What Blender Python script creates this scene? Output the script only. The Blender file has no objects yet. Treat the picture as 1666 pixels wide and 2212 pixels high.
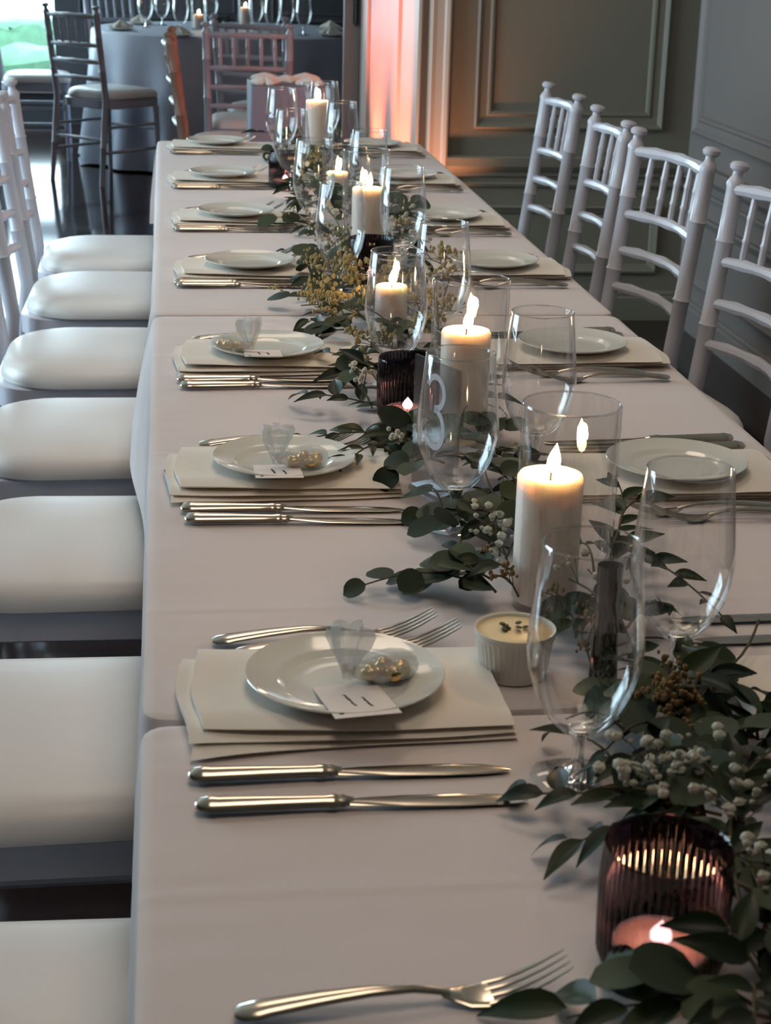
import bpy, math, random
from mathutils import Vector, Matrix
PI = math.pi
rnd = random.Random(7)
sc = bpy.context.scene
COL = sc.collection

# ------------------------------------------------------------------ camera
cam_d = bpy.data.cameras.new('camera')
cam = bpy.data.objects.new('camera', cam_d)
COL.objects.link(cam)
Rv = Vector((0.99226865, -0.12151117, 0.02525806))
Uv = Vector((0.01565822, 0.32445968, 0.94576992))
Fv = Vector((0.12311683, 0.93806234, -0.32385381))
cam.matrix_world = Matrix(((Rv.x, Uv.x, -Fv.x, 0.0277), (Rv.y, Uv.y, -Fv.y, 0.0),
                           (Rv.z, Uv.z, -Fv.z, 1.3498), (0, 0, 0, 1)))
cam_d.sensor_fit = 'HORIZONTAL'
cam_d.sensor_width = 36
cam_d.lens = 3702 / 1666 * 36
cam_d.clip_start = 0.05
cam_d.clip_end = 200
cam_d.dof.use_dof = True
cam_d.dof.focus_distance = 2.1
cam_d.dof.aperture_fstop = 22
sc.camera = cam

# ------------------------------------------------------------------ world, colour, exposure
sc.view_settings.view_transform = 'Standard'
sc.view_settings.look = 'None'
sc.view_settings.gamma = 1
sc.view_settings.use_curve_mapping = False
sc.view_settings.exposure = 0.45
w = bpy.data.worlds.new('sky'); sc.world = w; w.use_nodes = True
bg = w.node_tree.nodes['Background']
bg.inputs[0].default_value = (0.66, 0.85, 1.0, 1)
bg.inputs[1].default_value = 9.0
cy = sc.cycles
cy.max_bounces = 14; cy.diffuse_bounces = 4; cy.glossy_bounces = 4
cy.transmission_bounces = 8; cy.transparent_max_bounces = 28
cy.caustics_reflective = False; cy.caustics_refractive = False
cy.sample_clamp_indirect = 6

def light(name, kind, loc, power, color, rot=(0, 0, 0), size=None, size_y=None, **kw):
    d = bpy.data.lights.new(name, kind)
    d.energy = power; d.color = color
    if kind == 'AREA':
        d.shape = 'RECTANGLE'; d.size = size; d.size_y = size_y or size
    elif size: d.shadow_soft_size = size
    for k, v in kw.items(): setattr(d, k, v)
    o = bpy.data.objects.new(name, d); o.location = loc; o.rotation_euler = rot
    COL.objects.link(o); return o

DAY = (0.72, 0.86, 1.0)
WARM = (1.0, 0.80, 0.61)
# sky portal in the dining room's own tall window (left wall)
pl = light('window_portal', 'AREA', (-3.31, 4.4, 1.5), 1, (1, 1, 1), (0, -PI/2, 0), 2.1, 2.8)
pl.data.cycles.is_portal = True
pl = light('added_side_window_portal', 'AREA', (-3.41, 11.1, 1.4), 1, (1, 1, 1), (0, -PI/2, 0), 2.2, 1.0)  # sky portal of the added side window in the far room
pl.data.cycles.is_portal = True
# sky portal in the far room's window (gives no light of its own, only guides the sky's)
pl = light('far_window_portal', 'AREA', (-2.0, 12.34, 1.38), 1, (1, 1, 1), (-PI/2, 0, 0), 2.6, 2.25)
pl.data.cycles.is_portal = True
# warm ceiling lamps of the dining room
for yy, pw in ((0.9, 6), (3.0, 8.5), (5.0, 3)):
    light('ceiling_lamp_light', 'AREA', (0.2, yy, 2.78), pw, WARM, (0, 0, 0), 0.8)
# amber uplights by the door; the deeper second one is added for the far jamb
light('uplight_light', 'SPOT', (0.58, 6.32, 0.17), 110, (1.0, 0.15, 0.08), Vector((.46, .26, .85)).to_track_quat('-Z', 'Y').to_euler(), 0.05,
      spot_size=1.15, spot_blend=0.8)
light('uplight_light', 'SPOT', (0.66, 7.30, 0.17), 95, (1.0, 0.17, 0.10), Vector((.42, -.02, .90)).to_track_quat("-Z", "Y").to_euler(), 0.05,
      spot_size=1.15, spot_blend=0.8)  # added spot, brightens the far part of the jamb
light('uplight_light', 'SPOT', (0.93, 5.80, 0.17), 17, (1.0, 0.38, 0.18), (PI - 0.10, 0.0, 0), 0.03,
      spot_size=1.4, spot_blend=0.8)

# ------------------------------------------------------------------ materials
def srgb(r, g, b):
    def f(c):
        c /= 255.0
        return c/12.92 if c <= 0.04045 else ((c + 0.055)/1.055)**2.4
    return (f(r), f(g), f(b), 1)

def new_mat(name):
    m = bpy.data.materials.new(name); m.use_nodes = True
    nt = m.node_tree
    return m, nt, nt.nodes['Principled BSDF'], nt.nodes['Material Output']

def pmat(name, color, rough=0.5, metal=0.0, noise=None, bump=None, coat=0, spec=0.5, sheen=0, sub=0):
    """noise=(scale, amount): colour variation; bump=(scale, strength, distance)"""
    m, nt, b, out = new_mat(name)
    b.inputs['Roughness'].default_value = rough
    b.inputs['Metallic'].default_value = metal
    b.inputs['Specular IOR Level'].default_value = spec
    b.inputs['Coat Weight'].default_value = coat
    b.inputs['Sheen Weight'].default_value = sheen
    tc = nt.nodes.new('ShaderNodeTexCoord')
    if noise:
        n = nt.nodes.new('ShaderNodeTexNoise'); n.inputs['Scale'].default_value = noise[0]
        n.inputs['Detail'].default_value = 4
        nt.links.new(tc.outputs['Object'], n.inputs['Vector'])
        mx = nt.nodes.new('ShaderNodeMix'); mx.data_type = 'RGBA'
        a = noise[1]
        mx.inputs['A'].default_value = (color[0]*(1-a), color[1]*(1-a), color[2]*(1-a), 1)
        mx.inputs['B'].default_value = (min(1, color[0]*(1+a)), min(1, color[1]*(1+a)), min(1, color[2]*(1+a)), 1)
        nt.links.new(n.outputs['Fac'], mx.inputs['Factor'])
        nt.links.new(mx.outputs['Result'], b.inputs['Base Color'])
    else:
        b.inputs['Base Color'].default_value = color
    if bump:
        n2 = nt.nodes.new('ShaderNodeTexNoise'); n2.inputs['Scale'].default_value = bump[0]
        n2.inputs['Detail'].default_value = 3
        nt.links.new(tc.outputs['Object'], n2.inputs['Vector'])
        bp = nt.nodes.new('ShaderNodeBump'); bp.inputs['Strength'].default_value = bump[1]
        bp.inputs['Distance'].default_value = bump[2]
        nt.links.new(n2.outputs['Fac'], bp.inputs['Height'])
        nt.links.new(bp.outputs['Normal'], b.inputs['Normal'])
    if sub:
        b.inputs['Subsurface Weight'].default_value = 1
        b.inputs['Subsurface Radius'].default_value = (1, 0.72, 0.55)
        b.inputs['Subsurface Scale'].default_value = sub
    return m

def thin_glass(name, tint=(1, 1, 1, 1), base=0.04, edge=0.75, rough=0.02, power=3.2):
    """thin clear wall: transparent in the middle, reflecting at grazing angles"""
    m, nt, b, out = new_mat(name)
    nt.nodes.remove(b)
    tr = nt.nodes.new('ShaderNodeBsdfTransparent'); tr.inputs[0].default_value = tint
    gl = nt.nodes.new('ShaderNodeBsdfGlossy'); gl.inputs['Roughness'].default_value = rough
    gl.inputs['Color'].default_value = (1, 1, 1, 1)
    lw = nt.nodes.new('ShaderNodeLayerWeight'); lw.inputs['Blend'].default_value = 0.5
    pw = nt.nodes.new('ShaderNodeMath'); pw.operation = 'POWER'; pw.inputs[1].default_value = power
    nt.links.new(lw.outputs['Facing'], pw.inputs[0])
    mr = nt.nodes.new('ShaderNodeMapRange')
    mr.inputs['To Min'].default_value = base; mr.inputs['To Max'].default_value = edge
    nt.links.new(pw.outputs[0], mr.inputs['Value'])
    mx = nt.nodes.new('ShaderNodeMixShader')
    nt.links.new(mr.outputs[0], mx.inputs[0])
    nt.links.new(tr.outputs[0], mx.inputs[1]); nt.links.new(gl.outputs[0], mx.inputs[2])
    nt.links.new(mx.outputs[0], out.inputs[0])
    return m

def solid_glass(name, tint=(1, 1, 1, 1)):
    m, nt, b, out = new_mat(name)
    nt.nodes.remove(b)
    g = nt.nodes.new('ShaderNodeBsdfGlass'); g.inputs['Roughness'].default_value = 0.0
    g.inputs['IOR'].default_value = 1.48; g.inputs['Color'].default_value = tint
    nt.links.new(g.outputs[0], out.inputs[0])
    return m

def emit(name, color, strength):
    m, nt, b, out = new_mat(name)
    nt.nodes.remove(b)
    e = nt.nodes.new('ShaderNodeEmission'); e.inputs[0].default_value = color; e.inputs[1].default_value = strength
    nt.links.new(e.outputs[0], out.inputs[0])
    return m

def tulle_mat(name):
    m, nt, b, out = new_mat(name)
    b.inputs['Base Color'].default_value = srgb(228, 232, 232); b.inputs['Roughness'].default_value = 0.8
    tr = nt.nodes.new('ShaderNodeBsdfTransparent')
    mx = nt.nodes.new('ShaderNodeMixShader'); mx.inputs[0].default_value = 0.46
    nt.links.new(tr.outputs[0], mx.inputs[1]); nt.links.new(b.outputs[0], mx.inputs[2])
    nt.links.new(mx.outputs[0], out.inputs[0])
    return m

def cloth_mat(name, color):
    """woven linen: fine weave, soft wrinkles and ironed creases across the table"""
    m, nt, b, out = new_mat(name)
    b.inputs['Base Color'].default_value = color
    b.inputs['Roughness'].default_value = 0.72
    b.inputs['Sheen Weight'].default_value = 0.15
    b.inputs['Specular IOR Level'].default_value = 0.3
    tc = nt.nodes.new('ShaderNodeTexCoord')
    n1 = nt.nodes.new('ShaderNodeTexNoise'); n1.inputs['Scale'].default_value = 900
    n2 = nt.nodes.new('ShaderNodeTexNoise'); n2.inputs['Scale'].default_value = 5; n2.inputs['Detail'].default_value = 3
    mp = nt.nodes.new('ShaderNodeMapping'); mp.inputs['Scale'].default_value = (0.5, 1.6, 1)
    nt.links.new(tc.outputs['Object'], mp.inputs[0]); nt.links.new(mp.outputs[0], n2.inputs['Vector'])
    nt.links.new(tc.outputs['Object'], n1.inputs['Vector'])
    sp = nt.nodes.new('ShaderNodeSeparateXYZ'); nt.links.new(tc.outputs['Object'], sp.inputs[0])
    md = nt.nodes.new('ShaderNodeMath'); md.operation = 'PINGPONG'; md.inputs[1].default_value = 0.245
    nt.links.new(sp.outputs['Y'], md.inputs[0])
    mr = nt.nodes.new('ShaderNodeMapRange'); mr.interpolation_type = 'SMOOTHSTEP'
    mr.inputs['From Min'].default_value = 0; mr.inputs['From Max'].default_value = 0.012
    mr.inputs['To Min'].default_value = 1; mr.inputs['To Max'].default_value = 0
    nt.links.new(md.outputs[0], mr.inputs['Value'])
    b0 = nt.nodes.new('ShaderNodeBump'); b0.inputs['Strength'].default_value = 0.25; b0.inputs['Distance'].default_value = 0.002
    nt.links.new(mr.outputs[0], b0.inputs['Height'])
    b1 = nt.nodes.new('ShaderNodeBump'); b1.inputs['Strength'].default_value = 0.5; b1.inputs['Distance'].default_value = 0.01
    nt.links.new(n2.outputs['Fac'], b1.inputs['Height']); nt.links.new(b0.outputs[0], b1.inputs['Normal'])
    b2 = nt.nodes.new('ShaderNodeBump'); b2.inputs['Strength'].default_value = 0.15; b2.inputs['Distance'].default_value = 0.0006
    nt.links.new(n1.outputs['Fac'], b2.inputs['Height']); nt.links.new(b1.outputs[0], b2.inputs['Normal'])
    nt.links.new(b2.outputs[0], b.inputs['Normal'])
    return m

def leaf_mat(name, c1, c2, rough=0.4):
    m, nt, b, out = new_mat(name)
    b.inputs['Roughness'].default_value = rough
    b.inputs['Specular IOR Level'].default_value = 0.22
    oi = nt.nodes.new('ShaderNodeObjectInfo')
    tc = nt.nodes.new('ShaderNodeTexCoord')
    n = nt.nodes.new('ShaderNodeTexNoise'); n.inputs['Scale'].default_value = 40
    nt.links.new(tc.outputs['Object'], n.inputs['Vector'])
    ad = nt.nodes.new('ShaderNodeMath'); ad.operation = 'MULTIPLY_ADD'
    ad.inputs[1].default_value = 0.75; 
    ml = nt.nodes.new('ShaderNodeMath'); ml.operation = 'MULTIPLY'; ml.inputs[1].default_value = 0.3
    nt.links.new(n.outputs['Fac'], ml.inputs[0])
    nt.links.new(oi.outputs['Random'], ad.inputs[0]); nt.links.new(ml.outputs[0], ad.inputs[2])
    mx = nt.nodes.new('ShaderNodeMix'); mx.data_type = 'RGBA'
    mx.inputs['A'].default_value = c1; mx.inputs['B'].default_value = c2
    nt.links.new(ad.outputs[0], mx.inputs['Factor'])
    nt.links.new(mx.outputs['Result'], b.inputs['Base Color'])
    return m

def wood_floor_mat(name):
    m, nt, b, out = new_mat(name)
    b.inputs['Roughness'].default_value = 0.09
    b.inputs['Specular IOR Level'].default_value = 0.5
    tc = nt.nodes.new('ShaderNodeTexCoord')
    mp = nt.nodes.new('ShaderNodeMapping'); mp.inputs['Scale'].default_value = (12, 0.8, 1)
    n = nt.nodes.new('ShaderNodeTexNoise'); n.inputs['Scale'].default_value = 3; n.inputs['Detail'].default_value = 6
    nt.links.new(tc.outputs['Object'], mp.inputs[0]); nt.links.new(mp.outputs[0], n.inputs['Vector'])
    mx = nt.nodes.new('ShaderNodeMix'); mx.data_type = 'RGBA'
    mx.inputs['A'].default_value = srgb(30, 18, 15); mx.inputs['B'].default_value = srgb(48, 30, 24)
    nt.links.new(n.outputs['Fac'], mx.inputs['Factor'])
    nt.links.new(mx.outputs['Result'], b.inputs['Base Color'])
    bp = nt.nodes.new('ShaderNodeBump'); bp.inputs['Strength'].default_value = 0.15; bp.inputs['Distance'].default_value = 0.002
    n3 = nt.nodes.new('ShaderNodeTexNoise'); n3.inputs['Scale'].default_value = 4
    nt.links.new(tc.outputs['Object'], n3.inputs['Vector'])
    nt.links.new(n3.outputs['Fac'], bp.inputs['Height']); nt.links.new(bp.outputs[0], b.inputs['Normal'])
    return m

M_CLOTH = cloth_mat('white_linen', srgb(220, 209, 208))
M_NAPKIN = pmat('napkin_linen', srgb(232, 224, 214), 0.75, bump=(60, 0.25, 0.002), sheen=0.15, spec=0.3)
M_CLOTH_FAR = pmat('grey_satin_cloth', srgb(185, 190, 205), 0.5, bump=(8, 0.2, 0.01))
M_CLOTH_SIDE = pmat('slate_cloth', srgb(120, 120, 132), 0.6, bump=(8, 0.2, 0.01))
M_PAINT = pmat('olive_grey_paint', srgb(124, 119, 105), 0.55, noise=(3, 0.04))
M_PAINT_R = pmat('cool_grey_paint', srgb(136, 128, 124), 0.55, noise=(3, 0.04))
M_TRIM = pmat('cream_trim_paint', srgb(196, 180, 165), 0.45, noise=(5, 0.03))
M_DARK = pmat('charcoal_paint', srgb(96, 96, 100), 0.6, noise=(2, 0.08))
M_CEIL = pmat('ceiling_paint', srgb(205, 200, 190), 0.8, noise=(2, 0.03))
M_FLOOR = wood_floor_mat('dark_polished_wood')
M_CHAIR = pmat('pearl_lacquer', srgb(202, 200, 208), 0.3, noise=(30, 0.03))
M_CHAIR_FAR = pmat('taupe_lacquer', srgb(172, 172, 182), 0.32, noise=(30, 0.03))
M_CHAIR_BROWN = pmat('brown_lacquer', srgb(150, 118, 100), 0.35, noise=(30, 0.05))
M_CUSHION = pmat('ivory_vinyl', srgb(226, 220, 214), 0.38, noise=(5, 0.03), bump=(25, 0.1, 0.002))
M_PORC = pmat('white_porcelain', srgb(222, 222, 216), 0.1, noise=(4, 0.01), coat=0.3)
M_SILVER = pmat('polished_silver', srgb(205, 192, 176), 0.17, 1.0, noise=(90, 0.03))
M_GLASS = thin_glass('clear_goblet_glass', (0.98, 0.98, 0.98, 1), 0.028, power=2.5)
M_CYL = thin_glass('clear_cylinder_glass', (0.965, 0.965, 0.96, 1), 0.05, 0.7, 0.01, 4)
M_STEM = solid_glass('solid_clear_glass')
M_SMOKE = thin_glass('smoked_glass', (0.22, 0.18, 0.23, 1), 0.03, 0.3, 0.06, 2.5)
M_WIN = thin_glass('window_glass', (0.95, 0.98, 0.98, 1), 0.03, 0.5, 0.0, 4)
M_WAX = pmat('ivory_wax', srgb(250, 232, 222), 0.45, noise=(20, 0.02), sub=0.016)
M_WAXPOOL = pmat('melted_wax', srgb(250, 230, 205), 0.08, noise=(20, 0.02))
M_WICK = pmat('charred_wick', srgb(30, 24, 20), 0.9, noise=(50, 0.2))
M_FLAME = emit('candle_flame', (1.0, 0.74, 0.46, 1), 34)
M_CARD = pmat('card_stock', srgb(228, 216, 210), 0.7, noise=(60, 0.02))
M_INK = pmat('dark_ink', srgb(70, 62, 62), 0.7, noise=(80, 0.1))
M_TULLE = tulle_mat('white_tulle')
M_GOLD = pmat('gold_foil', srgb(226, 190, 130), 0.16, 1.0, bump=(150, 0.5, 0.004))
M_DIP = pmat('cream_butter', srgb(222, 202, 158), 0.4, noise=(30, 0.04), bump=(30, 0.2, 0.001))
M_HERB = pmat('herb_green', srgb(58, 66, 26), 0.6, noise=(90, 0.3))
M_ACRYL = thin_glass('frosted_acrylic', (0.74, 0.75, 0.78, 1), 0.08, 0.5, 0.15, 3)
M_WHITEINK = pmat('white_vinyl_numeral', srgb(205, 205, 212), 0.6, noise=(60, 0.02))
M_BLACK = pmat('black_iron', srgb(14, 14, 15), 0.4, noise=(50, 0.2))
M_RUSC = leaf_mat('ruscus_leaf', srgb(15, 26, 15), srgb(40, 54, 24), 0.42)
M_EUCA = leaf_mat('eucalyptus_leaf', srgb(24, 36, 26), srgb(72, 84, 62), 0.55)
M_STEMG = pmat('green_stem', srgb(70, 62, 38), 0.7, noise=(60, 0.2))
M_BREATH = pmat('gypsophila_white', srgb(225, 224, 208), 0.9, bump=(700, 1.0, 0.003))
M_BUD = pmat('waxflower_cream', srgb(172, 154, 104), 0.7, noise=(300, 0.2))
M_DEADBUD = pmat('solidago_brown', srgb(128, 100, 62), 0.8, noise=(300, 0.3))
M_HEDGE = pmat('hedge_green', srgb(58, 90, 66), 0.8, noise=(9, 0.5))
M_PATH = pmat('pale_paving', srgb(225, 228, 222), 0.9, noise=(2, 0.06))
M_LAWN = pmat('lawn_green', srgb(190, 225, 200), 0.9, noise=(6, 0.3))
M_PLASTIC = pmat('white_plastic', srgb(205, 205, 205), 0.5, noise=(20, 0.03))
M_LAMP = emit('lamp_diffuser', (1.0, 0.80, 0.58, 1), 5)

# ------------------------------------------------------------------ mesh helpers
class MB:
    def __init__(s): s.v = []; s.f = []
    def add(s, v, f):
        n = len(s.v); s.v += [tuple(p) for p in v]; s.f += [tuple(i + n for i in q) for q in f]
    def box(s, x0, x1, y0, y1, z0, z1):
        s.add([(x0,y0,z0),(x1,y0,z0),(x1,y1,z0),(x0,y1,z0),(x0,y0,z1),(x1,y0,z1),(x1,y1,z1),(x0,y1,z1)],
              [(0,3,2,1),(4,5,6,7),(0,1,5,4),(1,2,6,5),(2,3,7,6),(3,0,4,7)])
        return s
    def rings(s, rs, close0=True, close1=True, loop=True):
        n = len(rs[0]); v = [p for r in rs for p in r]; f = []
        for k in range(len(rs)-1):
            for i in range(n if loop else n-1):
                j = (i+1) % n
                f.append((k*n+i, k*n+j, (k+1)*n+j, (k+1)*n+i))
        if close0: f.append(tuple(reversed(range(n))))
        if close1: f.append(tuple((len(rs)-1)*n + i for i in range(n)))
        s.add(v, f); return s
    def lathe(s, prof, n=24, c=(0,0,0), close0=False, close1=False, fn=None):
        rs = []
        for r, z in prof:
            ring = []
            for i in range(n):
                a = 2*PI*i/n
                rr = r if fn is None else fn(r, z, a)
                ring.append((c[0]+rr*math.cos(a), c[1]+rr*math.sin(a), c[2]+z))
            rs.append(ring)
        return s.rings(rs, close0, close1)
    def tube(s, pts, rad, n=8, caps=True):
        pts = [Vector(p) for p in pts]; rs = []
        up = Vector((0, 0, 1))
        d0 = (pts[1]-pts[0]).normalized()
        if abs(d0.dot(up)) > 0.9: up = Vector((0, 1, 0))
        for i, p in enumerate(pts):
            d = (pts[min(i+1, len(pts)-1)] - pts[max(i-1, 0)]).normalized()
            u = (up - d*up.dot(d)).normalized(); w_ = d.cross(u)
            r = rad[i] if isinstance(rad, (list, tuple)) else rad
            rs.append([tuple(p + (u*math.cos(2*PI*k/n) + w_*math.sin(2*PI*k/n))*r) for k in range(n)])
        return s.rings(rs, caps, caps)
    def loft(s, secs, n=12, e=2.0):
        """secs: (x, y, z, wy, wz) half sizes, super-elliptic section across X"""
        rs = []
        for x, y, z, wy, wz in secs:
            ring = []
            for k in range(n):
                a = 2*PI*k/n; ca, sa = math.cos(a), math.sin(a)
                ring.append((x, y + wy*math.copysign(abs(ca)**(2/e), ca), z + wz*math.copysign(abs(sa)**(2/e), sa)))
            rs.append(ring)
        return s.rings(rs)
    def ball(s, c, r, n=8, m=6, sz=1.0):
        prof = [(max(1e-5, r*math.sin(PI*k/m)), -r*sz*math.cos(PI*k/m)) for k in range(m+1)]
        return s.lathe(prof, n, c)
    def mesh(s, name, mat=None, smooth=True):
        me = bpy.data.meshes.new(name); me.from_pydata(s.v, [], s.f)
        if smooth:
            me.shade_smooth()
            me.set_sharp_from_angle(angle=math.radians(42))
        if mat: me.materials.append(mat)
        return me
    def build(s, name, mat, parent=None, smooth=True, loc=None, rot=None, kind=None):
        return inst(name, s.mesh(name, mat, smooth), parent, loc, rot, kind)

def inst(name, me, parent=None, loc=None, rot=None, kind=None, matrix=None):
    o = bpy.data.objects.new(name, me); COL.objects.link(o)
    if parent: o.parent = parent
    if matrix is not None: o.matrix_local = matrix
    else:
        if loc: o.location = loc
        if rot: o.rotation_euler = rot
    if kind: o['kind'] = kind
    return o

def tag(o, label, cat, group=None):
    o['label'] = label; o['category'] = cat
    if group: o['group'] = group
    return o

def thing(name, label, cat, loc=(0,0,0), rz=0, group=None):
    o = bpy.data.objects.new(name, None); COL.objects.link(o)
    o.empty_display_size = 0.05
    o.location = loc; o.rotation_euler = (0, 0, rz)
    return tag(o, label, cat, group)

def dup(o, parent=None, top=None):
    c = o.copy(); COL.objects.link(c)
    if parent: c.parent = parent
    for ch in list(o.children): dup(ch, c)
    return c

def struct(mb, name, mat, smooth=False):
    return mb.build(name, mat, smooth=smooth, kind='structure')

class Proto:
    """builds the first one, then hands out copies"""
    def __init__(s, fn): s.fn = fn; s.first = None
    def put(s, label, loc, rz=0, group=None, tilt=None, scale=None):
        if s.first is None: s.first = s.fn(); o = s.first
        else: o = dup(s.first)
        o.location = loc; o.rotation_euler = (tilt[0], tilt[1], rz) if tilt else (0, 0, rz)
        o['label'] = label
        if group: o['group'] = group
        return o

# ------------------------------------------------------------------ room shell
XR, YB, CH = 1.88, 6.04, 2.90
struct(MB().box(-3.4, 3.4, -2.6, 12.4, -0.05, 0.0), 'floor', M_FLOOR)
struct(MB().box(-3.3, XR+.12, -2.6, YB+.12, CH, CH+.1), 'ceiling', M_CEIL)
struct(MB().box(-3.3, 3.4, YB+.12, 12.4, CH, CH+.1), 'ceiling_far_room', M_CEIL)
struct(MB().box(XR, XR+.12, -2.6, YB+.12, 0, CH), 'wall_right', M_PAINT_R)
struct(MB().box(-3.4, XR+.12, -2.72, -2.6, 0, CH), 'wall_front', M_PAINT)
wb = MB(); wb.box(0.925, XR, YB, YB+.12, 0, CH); wb.box(-1.6, 0.925, YB, YB+.12, 2.4, CH); wb.box(-3.3, -1.6, YB, YB+.12, 0, CH)
struct(wb, 'wall_back', M_PAINT)
# left wall with its three tall windows
wl = MB(); ys = [-2.6, 3.0, 5.8, YB+.12]
for i in range(0, len(ys)-1, 2): wl.box(-3.3, -3.2, ys[i], ys[i+1], 0, CH)
for a, b_ in ((3.0, 5.8),):
    wl.box(-3.3, -3.2, a, b_, 0, .5); wl.box(-3.3, -3.2, a, b_, 2.5, CH)
struct(wl, 'wall_left', M_PAINT)
for k, (a, b_) in enumerate(((3.0, 5.8),)):
    f = MB(); 
    for y0, y1 in ((a, a+.06), (b_-.06, b_), ((a+b_)/2-.02, (a+b_)/2+.02)): f.box(-3.28, -3.22, y0, y1, .5, 2.5)
    f.box(-3.28, -3.22, a, b_, .5, .56); f.box(-3.28, -3.22, a, b_, 2.44, 2.5)
    wf = struct(f, 'window_%d' % (k+1), M_TRIM)
    MB().box(-3.255, -3.25, a+.06, b_-.06, .56, 2.44).build('pane', M_WIN, wf, smooth=False)

def uvh_back(u, v, h): return (u, YB - h, v)
def uvh_right(u, v, h): return (XR - h, u, v)
FR = [(0, 0), (0, .016), (.008, .022), (.016, .016), (.022, .010), (.044, .008), (.052, .014), (.060, .012), (.066, 0)]
def panel_frame(name, mp, u0, u1, v0, v1, mat, prof=FR, kind='structure'):
    m = MB(); rs = []
    for ins, h in prof:
        rs.append([mp(u0+ins, v0+ins, h), mp(u1-ins, v0+ins, h), mp(u1-ins, v1-ins, h), mp(u0+ins, v1-ins, h)])
    m.rings(rs, False, False)
    return m.build(name, mat, smooth=False, kind=kind)
def moulding(name, mp, u0, u1, prof, mat):
    m = MB(); m.rings([[mp(u, v, h) for v, h in prof] for u in (u0, u1)])
    return m.build(name, mat, smooth=False, kind='structure')
RAIL = [(.520, 0), (.520, .012), (.532, .014), (.545, .026), (.556, .034), (.585, .036), (.592, .028), (.592, 0)]
RAIL2 = [(.482, 0), (.482, .010), (.492, .014), (.500, .010), (.500, 0)]
BASE = [(0, 0), (0, .018), (.082, .018), (.090, .012), (.098, .014), (.108, .006), (.108, 0)]
FR2 = [(0, 0), (0, .014), (.008, .018), (.018, .012), (.03, .006), (.034, 0)]
tn = 1
def trim_name():
    global tn; tn += 1; return 'trim_%d' % (tn-1)
panel_frame(trim_name(), uvh_back, 1.093, 1.775, .683, 2.45, M_PAINT)
panel_frame(trim_name(), uvh_back, 1.10, 1.79, .172, .418, M_PAINT, FR2)
moulding(trim_name(), uvh_back, 1.0, XR-.001, RAIL, M_PAINT)
moulding(trim_name(), uvh_back, 1.0, XR-.001, RAIL2, M_PAINT)
moulding('baseboard_back', uvh_back, 1.0, XR-.001, BASE, M_PAINT)
for y0, y1 in ((4.72, 5.965), (3.30, 4.56), (1.88, 3.14), (0.46, 1.72)):
    panel_frame(trim_name(), uvh_right, y0, y1, .684, 2.45, M_PAINT_R)
    panel_frame(trim_name(), uvh_right, y0, y1, .172, .418, M_PAINT_R, FR2)
moulding(trim_name(), uvh_right, -2.5, YB-.001, RAIL, M_PAINT_R)
moulding(trim_name(), uvh_right, -2.5, YB-.001, RAIL2, M_PAINT_R)
moulding('baseboard_right', uvh_right, -2.5, YB-.001, BASE, M_PAINT_R)

# doorway: casing, reveal coloured dark for its shade, long panelled jamb lit by the uplight
cs = MB()
cprof = [(.928, 0), (.928, .030), (.936, .034), (.950, .030), (.975, .030), (.982, .038), (.993, .040), (1.0, .034), (1.0, 0)]
cs.rings([[(x, YB-h, z) for x, h in cprof] for z in (0, 2.46)])
struct(cs, 'door_casing', M_TRIM)
hd = MB(); hd.rings([[(x, YB-h, 2.40+(.93-.928)+dz) for h, dz in ((0,0),(.03,0),(.034,.03),(.04,.06),(.034,.07),(0,.07))] for x in (-1.6, .93)])
struct(hd, 'door_head_casing', M_TRIM)
struct(MB().box(0.905, 0.985, 6.165, 7.90, 0, CH), 'wall_passage', M_TRIM)
jm = MB()
for y0, y1 in ((6.06, 6.20), (6.60, 6.72), (7.62, 7.90)): jm.box(.893, .9045, y0, y1, 0, 2.4)
jm.box(.893, .9045, 6.20, 7.62, 0, .20); jm.box(.893, .9045, 6.20, 7.62, 2.2, 2.4)
struct(jm, 'door_jamb', M_TRIM)
struct(MB().box(.9055, .927, 6.041, 6.16, 0, 2.4), 'door_reveal', pmat('reveal_shade_brown', srgb(92, 72, 58), 0.6, noise=(10, .1)))  # shade of the recess put into the brown colour
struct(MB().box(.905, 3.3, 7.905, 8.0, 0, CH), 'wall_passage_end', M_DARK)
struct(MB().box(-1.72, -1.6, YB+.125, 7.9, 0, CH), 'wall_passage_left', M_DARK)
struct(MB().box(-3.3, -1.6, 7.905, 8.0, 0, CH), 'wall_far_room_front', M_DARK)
fl_ = MB(); fl_.box(-3.4, -3.3, 8.0, 10.6, 0, CH); fl_.box(-3.4, -3.3, 11.6, 12.4, 0, CH); fl_.box(-3.4, -3.3, 10.6, 11.6, 0, .3); fl_.box(-3.4, -3.3, 10.6, 11.6, 2.5, CH)  # unseen wall; its window opening is added to brighten the far room
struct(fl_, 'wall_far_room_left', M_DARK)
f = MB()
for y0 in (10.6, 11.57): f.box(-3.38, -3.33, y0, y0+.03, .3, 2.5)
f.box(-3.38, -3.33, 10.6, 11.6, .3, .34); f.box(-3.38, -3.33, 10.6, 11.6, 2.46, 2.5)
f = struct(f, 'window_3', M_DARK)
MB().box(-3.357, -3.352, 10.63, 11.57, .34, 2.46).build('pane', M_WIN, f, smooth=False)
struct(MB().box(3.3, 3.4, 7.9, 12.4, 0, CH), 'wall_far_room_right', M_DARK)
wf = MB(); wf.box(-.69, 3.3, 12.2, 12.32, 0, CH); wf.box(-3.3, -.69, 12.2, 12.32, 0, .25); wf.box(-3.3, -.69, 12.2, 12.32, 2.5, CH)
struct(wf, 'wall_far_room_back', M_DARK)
moulding('baseboard_far_room', lambda u, v, h: (u, 12.2-h, v), -3.29, 3.29, [(0,0),(0,.02),(.11,.02),(.12,0)], M_DARK)
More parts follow.
